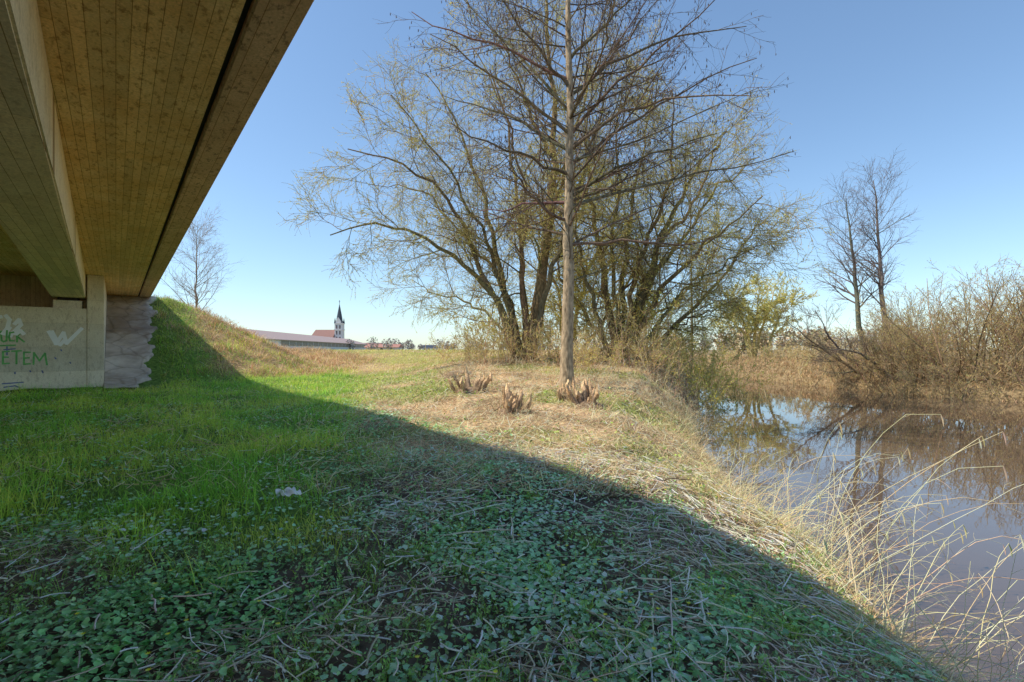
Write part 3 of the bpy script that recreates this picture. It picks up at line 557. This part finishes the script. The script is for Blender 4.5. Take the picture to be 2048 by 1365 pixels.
dry=np.clip(0.4+0.6*(1-greenf(x,y))+0.6*sm(1-(bankd-1)/3.5)-0.25*sm((-x-3)/5),0.05,1)*(0.2+0.8*cl_)
k=onland(x,y,0.02)&(rng.random(len(x))<dry)&(lushf(x,y)<0.6); x,y,bankd,cl_=x[k],y[k],bankd[k],cl_[k]; n=len(x); sc=1+np.clip((y-8)/12,0,2.2)
col=vary((0.55,0.375,0.215),n,0.36,0.06)
g4=blades(base(x,y,-0.01),rng.uniform(0.06,0.30,n)*(0.5+1.0*cl_),rng.uniform(0,6.28,n),rng.uniform(0.5,2.2,n),0.006*sc,col,3,col*1.15)
yy=rng.uniform(1.5,20,22000); xx=XL(yy)-np.abs(rng.normal(0.1,0.7,22000)); k=(xx<XL(yy)-0.08)&(rng.random(22000)<0.2+0.8*sm(0.5+1.8*pn(xx,yy,.35,12))); xx,yy=xx[k],yy[k]; n=len(xx)
col=mixc(vary((0.55,0.36,0.185),n,0.34,0.05),vary((0.15,0.21,0.045),n),(rng.random(n)<0.12+0.35*sm(1.6*pn(yy,xx,0.8,2))).astype(float))
g5=blades(base(xx,yy,-0.02),rng.uniform(0.06,0.30,n),rng.normal(-0.5,1.5,n),rng.uniform(0.5,2.2,n),0.0055*rng.uniform(.6,1.4,n),col,4,col*1.1)
yy=rng.uniform(20,75,45000); xx=XR(yy)+rng.random(45000)**1.5*14-0.1; n=len(xx)
col=vary((0.36,0.25,0.13),n,0.4,0.08)
g6=blades(base(xx,yy,-0.02),rng.uniform(0.15,0.55,n),rng.uniform(0,6.28,n),rng.uniform(0.3,1.5,n),0.03*rng.uniform(.6,1.4,n),col,3,col)
x=rng.uniform(-32,-9,90000); y=rng.uniform(18,48,90000); t,s=st(x,y); k=onland(x,y)&(t>26.5)&(s>1.0)&(s<14); x,y,t,s=x[k],y[k],t[k],s[k]; n=len(x)
cg=sm(0.80-(s-2.0)/2.0+0.9*pn(x,y,1.1,8)+0.4*sm((s-9)/3)); isg=rng.random(n)<cg; col=mixc(vary((0.48,0.31,0.175),n,.38),vary((0.20,0.27,0.055),n,.3),isg.astype(float))
g7=blades(base(x,y,-0.02),rng.uniform(0.12,0.44,n)*np.where(isg,0.8,1.2)*(0.35+1.2*sm(0.5+1.8*pn(x,y,.5))),rng.uniform(0,6.28,n),rng.uniform(0.4,1.5,n),0.018*rng.uniform(.5,1.4,n),col,2,col)
mk('dry_grass',[g4,g5,g6,g7],M_straw)

def cover(N0,d0,d1,r0,r1,fn,cfn,dz=(0.015,0.09),tilt=0.35):
    x,y=scat(N0,d0,d1,1.0,1.25); k=onland(x,y,0.4)&(rng.random(N0)<fn(x,y)); x,y=x[k],y[k]; n=len(x)
    return leaves(base(x,y)+np.stack([0*x,0*x,rng.uniform(*dz,n)*(0.6+0.8*sm(.5+pn(x,y,.5,3)))],1),rng.uniform(r0,r1,n),tilt*np.ones(n),cfn(x,y,n))
patch=lambda x,y: sm(0.6+1.8*pn(x,y,0.62,11))*(1-0.62*strawf(x,y))
shade=lambda x,y: sm((5.6-(Vv[0]*x+Vv[1]*y))/0.8)
nl_=lambda x,y: (1-0.85*lushf(x,y))
l1=cover(165000,2.2,15,0.012,0.027,lambda x,y:(0.09+0.89*patch(x,y))*shade(x,y)*nl_(x,y),lambda x,y,n:mixc(vary((0.11,0.24,0.085),n,.35),vary((0.26,0.40,0.27),n,.3),sm(0.6+pn(x,y,.9,1))*rng.random(n)))
l2=cover(60000,2.2,10,0.006,0.014,lambda x,y:(0.9-0.5*patch(x,y))*(1-0.4*strawf(x,y))*shade(x,y)*nl_(x,y),lambda x,y,n:vary((0.12,0.18,0.08),n,.3),(0.01,0.12),0.8)
l3=cover(45000,8,26,0.02,0.04,lambda x,y:(1-shade(x,y))*(0.08+0.6*greenf(x,y)),lambda x,y,n:vary((0.12,0.16,0.032),n,.3),(0.01,0.08),0.6)
l4=cover(50000,10,30,0.02,0.05,lambda x,y:shade(x,y)*nl_(x,y)*0.8+0*x,lambda x,y,n:vary((0.10,0.18,0.055),n,.3),(0.01,0.08),0.6)
mk('ground_cover_leaves',[l1,l2,l3,l4],M_leaf)
x,y=scat(3400,2.2,7.5); k=onland(x,y,0.4)&(lushf(x,y)<0.5)&(pn(x,y,.8,14)>-0.15); x,y=x[k],y[k]; n=len(x)
hs=rng.uniform(0.05,0.16,n); B0=base(x,y); az=rng.uniform(0,6.28,n)
top=B0+np.stack([np.cos(az)*hs*.4,np.sin(az)*hs*.4,hs],1)
stm=np.stack([B0,(B0+top)/2+rng.normal(0,.005,(n,3)),top],1)
lv=[]
for f in np.linspace(0.25,1,5):
    c=B0*(1-f)+top*f
    for q_ in range(4): lv.append(quads(c+rng.normal(0,0.008,(n,3)),rng.uniform(0.008,0.016,n),vary((0.12,0.21,0.055),n,.25),0.45))
mk('herb_sprigs',[tubes(stm,np.full((n,3),0.0012),3,vary((0.13,0.2,0.055),n))]+lv,M_leaf)
x,y=scat(320,2.4,8); k=onland(x,y,0.5)&(patch(x,y)>0.35)&(lushf(x,y)<0.5); x,y=x[k],y[k]; n=len(x); c=base(x,y,0.13)
pt=[]
for i in range(8):
    a=i*math.pi/4; d_=np.array([math.cos(a),math.sin(a),0.25]); e_=np.array([-math.sin(a),math.cos(a),0])
    V=np.stack([c,c+d_*0.008+e_*0.0035,c+d_*0.018,c+d_*0.008-e_*0.0035],1); pt.append((V,np.arange(n)[:,None]*4+np.arange(4)[None],np.tile(np.array([0.4,0.32,0.01]),(n*4,1))))
pt.append(tubes(np.stack([base(x,y),c-np.array([0,0,.06])+rng.normal(0,.005,(n,3)),c],1),np.full((n,3),0.0012),3,vary((0.12,0.2,0.05),n)))
mk('celandine_flowers',pt,M_leaf)

def litter(n0,d0,d1,fn,len_,r_,col,K=4,lift=(0.0,0.05),m=4,p=1.0,mg=0.1,pitch=0.12,amt=0.3):
    x,y=scat(n0,d0,d1,p,1.25); k=onland(x,y,mg)&(rng.random(n0)<fn(x,y)); x,y=x[k],y[k]; n=len(x)
    az=rng.uniform(0,6.28,n); Ln=rng.uniform(*len_,n)*rng.uniform(.4,1,n); u=np.linspace(-.5,.5,K)
    bend=rng.normal(0,0.18,n)
    px=x[:,None]+np.cos(az)[:,None]*u*Ln[:,None]-np.sin(az)[:,None]*(bend*Ln)[:,None]*u**2*2
    py=y[:,None]+np.sin(az)[:,None]*u*Ln[:,None]+np.cos(az)[:,None]*(bend*Ln)[:,None]*u**2*2
    pz=H(px,py)+rng.uniform(*lift,n)[:,None]+rng.normal(0,pitch,n)[:,None]*u*Ln[:,None]*0.6+0.012
    pz=np.maximum(pz,-1.08)
    r=rng.uniform(*r_,n)
    return tubes(np.stack([px,py,pz],-1),np.repeat(r[:,None],K,1),m,vary(col,n,amt,0.05))
t1=litter(13000,2.2,9,lambda x,y:(0.12+0.88*strawf(x,y))*(0.3+0.7*sm((x+2.5)/2.5))*(1-lushf(x,y)),(0.10,0.42),(0.002,0.006),(0.54,0.46,0.36),4,(0.03,0.12),4,1.0,0.1,0.15,0.35)
t2=litter(45000,2.2,12,lambda x,y:strawf(x,y),(0.04,0.22),(0.0010,0.0028),(0.40,0.30,0.21),3,(0,0.07),3,1.0,0.1,0.4,0.4)
t3=litter(60000,6,32,lambda x,y:(1-0.8*sm((-x-1)/5))*(1-0.55*greenf(x,y)),(0.08,0.38),(0.0025,0.007),(0.56,0.40,0.24),3,(0,0.11),3,0.9,0.1,0.8,0.45)
t4=litter(5000,3,14,lambda x,y:sm(1-(XL(y)-x-0.8)/1.2),(0.3,0.9),(0.002,0.005),(0.56,0.40,0.23),4,(0,0.12),3,1.0,0.1,0.35)
mk('dead_reed_litter',[t1,t2,t3,t4],M_straw)
def stalks(n,y0,y1,off,hr,leanx,col,r=0.003):
    y=rng.uniform(y0,y1,n); x=XL(y)-np.abs(rng.normal(off,0.35,n)); x=np.minimum(x,XL(y)-0.03)
    hh=rng.uniform(*hr,n); d=np.stack([rng.normal(leanx,0.45,n),rng.normal(0,0.45,n),np.ones(n)],1); d/=np.linalg.norm(d,axis=1,keepdims=True)
    pos=base(x,y,-0.02); pts=[pos]; K=9; g=rng.uniform(0.0,0.32,n)
    for i in range(K-1):
        d=d+rng.normal(0,.08,(n,3)); d[:,2]-=g*(i/4.0); d[:,0]+=0.02; d/=np.linalg.norm(d,axis=1,keepdims=True); pos=pos+d*(hh/(K-1))[:,None]; pts.append(pos)
    Pn=np.stack(pts,1); Pn[:,:,2]=np.maximum(Pn[:,:,2],-1.07); return Pn,np.repeat((r*rng.uniform(.6,1.3,n))[:,None],K,1)*np.linspace(1.1,0.5,K)[None],vary(col,n,.2,.05)
s1=stalks(260,3.0,9,0.3,(0.4,1.3),0.6,(0.60,0.44,0.25)); s2=stalks(170,9,18,0.3,(0.3,0.9),0.3,(0.56,0.41,0.23)); s3=stalks(70,3.2,7.5,0.15,(1.3,2.4),0.65,(0.60,0.45,0.28),0.0038)
sp=[tubes(a,b_,4,c_) for a,b_,c_ in (s1,s2,s3)]
for a,b_,c_ in (s1,s3):
    g=grow(a,b_,2,0.4,0.98,(25,70),(0.1,0.35),4,-0.08,0.15,0.5,0.0016,0.5); sp.append(tubes(*g,3,vary((0.56,0.42,0.25),len(g[0]),.2)))
e=s3[0][:,-1]; 
hd=np.stack([e,e+np.array([0.02,0,-0.05]),e+np.array([0.03,0,-0.12])],1); sp.append(tubes(hd,np.tile([0.003,0.010,0.003],(len(e),1)),4,vary((0.5,0.4,0.25),len(e))))
mk('dry_reeds',sp,M_straw)

# stumps: coppiced stools with many jagged cut shoots
def stump(cpx,cpy,n,spread,hr,seed):
    r=np.random.default_rng(seed); c=hit(cpx,cpy); parts=[]
    for i in range(n):
        a=r.uniform(0,6.28); rad=spread*r.uniform(0.1,1); bx_=c[0]+math.cos(a)*rad; by=c[1]+math.sin(a)*rad*0.7
        z=float(H(bx_,by))-0.08; h=r.uniform(*hr)*r.uniform(.65,1); r0=r.uniform(0.04,0.09); ln=np.array([math.cos(a)*0.55*rad/spread+r.normal(0,.12),math.sin(a)*0.35,1.0])
        K=6; pts=np.array([[bx_,by,z]+ln*h*k/(K-1)+np.r_[r.normal(0,0.018,2),0] for k in range(K)])
        R=np.array([r0*1.6,r0*1.15,r0,r0*0.97,r0*0.85,r0*0.6])
        V,Fc,Cc=tubes(pts[None],R[None],9,np.array([[0.21,0.15,0.10]])); V=np.array(V)
        ca=r.uniform(0,6.28); ang=np.arange(9)*2*np.pi/9
        V[0,-1,:,2]+=0.18*h*np.cos(ang-ca)+r.uniform(-0.05,0.06,9)
        V[0,:,:,:2]+=r.normal(0,0.008,(6,9,2)); Cc[0,4:]=np.array([0.42,0.28,0.16])
        parts.append((V,Fc,Cc))
        rim=V[0,-1]; cen=rim.mean(0)+np.array([0,0,-0.03]); VV=np.concatenate([rim,cen[None]]); Ft=np.stack([np.arange(9),(np.arange(9)+1)%9,np.full(9,9)],1)
        parts.append((VV,Ft,np.tile(np.array([0.55,0.39,0.22])*r.uniform(0.7,1.1),(10,1))))
    th=np.linspace(0,6.283,15)[:-1]; rr=[spread*1.25,spread*1.0,spread*0.5]; zz=[-0.05,0.08,0.15]; V=[]
    for q,zq in zip(rr,zz):
        for a in th: V.append([c[0]+math.cos(a)*q*(1+.15*math.sin(3*a+seed)),c[1]+math.sin(a)*q*0.7,float(H(c[0],c[1]))+zq+r.normal(0,.015)])
    V.append([c[0],c[1],float(H(c[0],c[1]))+0.15]); V=np.array(V)
    Fq=np.array([[k*14+i,k*14+(i+1)%14,(k+1)*14+(i+1)%14,(k+1)*14+i] for k in range(2) for i in range(14)]); Ft=np.array([[28+i,28+(i+1)%14,42] for i in range(14)])
    parts.append((V,Fq,np.tile([0.20,0.14,0.09],(43,1)))); parts.append((V.copy(),Ft,np.tile([0.20,0.14,0.09],(43,1))))
    m_=70; a=r.uniform(0,6.28,m_); rad=spread*r.uniform(0.5,1.6,m_); x=c[0]+np.cos(a)*rad; y=c[1]+np.sin(a)*rad*.8
    B=np.stack([x,y,H(x,y)],1); hh=r.uniform(0.15,0.5,m_); dr=np.stack([np.cos(a)*.5+r.normal(0,.3,m_),np.sin(a)*.5,np.ones(m_)],1)
    Pt=np.stack([B,B+dr*hh[:,None]*.5,B+dr*hh[:,None]+r.normal(0,.03,(m_,3))],1)
    parts.append(tubes(Pt,np.tile([0.005,0.004,0.002],(m_,1)),4,vary((0.5,0.36,0.21),m_)))
    mk('tree_stump',parts,M_stump)
stump(938,785,13,0.38,(0.4,0.85),1); stump(1022,828,16,0.30,(0.4,0.72),2); stump(1178,815,14,0.34,(0.4,0.8),3); stump(1130,800,6,0.16,(0.3,0.55),4); stump(905,755,5,0.35,(0.15,0.3),6)
c=hit(905,752); lg=np.array([[c[0]-0.1,c[1],c[2]+0.1],[c[0]+0.3,c[1]-.1,c[2]+0.12],[c[0]+0.75,c[1]-.2,c[2]+0.1]])[None]
mk('fallen_log',[tubes(lg,np.array([[0.09,0.1,0.08]]),10,np.array([[0.24,0.19,0.14]]))],M_stump,True)
Pp=[]
for a,b_,hgt in (((1235,985),(1420,955),0.18),((1190,1005),(1330,985),0.1),((1250,970),(1300,1010),0.12),((1300,975),(1390,990),0.2),((980,835),(1040,800),0.2),((820,800),(900,780),0.1),((70,775),(190,772),0.25)):
    p0=hit(*a);p1=hit(*b_); Pp.append(resample([p0+[0,0,.03],(p0+p1)/2+[0,0,hgt],p1+[0,0,hgt*0.6]],8,0.02))
Pp=np.array(Pp); Rr=np.tile(np.linspace(0.012,0.003,8),(len(Pp),1)); g=grow(Pp,Rr,5,0.1,0.95,(25,60),(0.15,0.5),4,0.03,0.12,.6,0.0025)
mk('fallen_branches',[tubes(Pp,Rr,5,vary((0.07,0.05,0.03),len(Pp))),tubes(*g,3,vary((0.07,0.05,0.03),len(g[0])))],M_bark)
Pp=[]
for a,b_ in (((1022,1050),(1028,1105)),((1150,1232),(1250,1290)),((1340,1180),(1345,1300)),((1305,1220),(1308,1320)),((1400,1205),(1410,1275)),((300,1210),(315,1245)),((1290,1070),(1450,1100)),((1500,1120),(1640,1190)),((880,1090),(1010,1075)),((940,940),(1000,1010)),((1550,1180),(1700,1260)),((690,1140),(705,1175)),((1180,1140),(1300,1130)),((1420,1150),(1560,1145)),((860,1020),(960,985)),((900,1050),(1010,1020)),((1100,1000),(1210,1045)),((1350,1060),(1400,1130)),((760,1000),(880,1040)),((620,1250),(700,1200)),((960,1180),(1060,1230))):
    p0=hit(*a);p1=hit(*b_); Pp.append(resample([p0+[0,0,.08],(p0+p1)/2+[0,0,.09],p1+[0,0,.075]],6,0.004))
Pp=np.array(Pp); mk('broken_reed_stems',[tubes(Pp,np.tile(rng.uniform(0.005,0.009,(len(Pp),1)),(1,6)),7,vary((0.50,0.44,0.34),len(Pp),.12))],M_straw,True)
c=hit(577,1018); r=np.random.default_rng(5); a=np.linspace(0,1,13); gx,gy=np.meshgrid(a-.5,a-.5)
gz_=0.03+0.022*np.sin(gx*9+gy*4)+0.018*np.sin(gy*13-gx*5)+r.normal(0,.006,gx.shape); gx2=gx*0.21+0.02*np.sin(gy*11); gy2=gy*0.14+0.02*np.sin(gx*14)
ii=np.arange(169).reshape(13,13); Fq=np.stack([ii[:-1,:-1],ii[:-1,1:],ii[1:,1:],ii[1:,:-1]],-1).reshape(-1,4)
mk('crumpled_paper',[(np.stack([c[0]+gx2,c[1]+gy2,float(H(c[0],c[1]))+gz_+0.15],-1),Fq,np.tile([0.55,0.55,0.57],(169,1)))],M_straw)

# ---------------------------------------------------------------- light, sky, camera
az=math.atan2(-0.99,-0.12)
el=R_(50.5)
sx,sy=math.sin(az)*math.cos(el),math.cos(az)*math.cos(el); sz=math.sin(el)
sd=bpy.data.lights.new('sun','SUN'); sd.energy=5.0; sd.angle=R_(0.5); sd.color=(1.0,0.91,0.76)
so=bpy.data.objects.new('sun',sd); bpy.context.collection.objects.link(so)
so.rotation_euler=Vector((-sx,-sy,-sz)).to_track_quat('-Z','Y').to_euler()
w=bpy.data.worlds.new('World'); bpy.context.scene.world=w; w.use_nodes=True; N=w.node_tree.nodes; L=w.node_tree.links
sk=N.new('ShaderNodeTexSky'); sk.sky_type='NISHITA'; sk.sun_disc=False; sk.sun_elevation=el; sk.sun_rotation=az; sk.air_density=1.0; sk.dust_density=0.3; sk.ozone_density=1.6
gm_=N.new('ShaderNodeGamma'); gm_.inputs[1].default_value=0.85
tn=N.new('ShaderNodeVectorMath'); tn.operation='MULTIPLY'; tn.inputs[1].default_value=(0.80,0.93,1.02)
L.new(sk.outputs[0],gm_.inputs[0]); L.new(gm_.outputs[0],tn.inputs[0]); L.new(tn.outputs[0],N['Background'].inputs[0]); N['Background'].inputs[1].default_value=0.24
cam=bpy.data.cameras.new('camera'); cam.lens=18; cam.sensor_width=36; cam.clip_end=5000; cam.clip_start=0.05; cam.shift_y=17.5/2048
co=bpy.data.objects.new('camera',cam); bpy.context.collection.objects.link(co); co.location=(0,0,CH); co.rotation_euler=(R_(90),0,0)
sc_=bpy.context.scene; sc_.camera=co
sc_.view_settings.view_transform='Standard'; sc_.view_settings.look='None'; sc_.view_settings.exposure=0
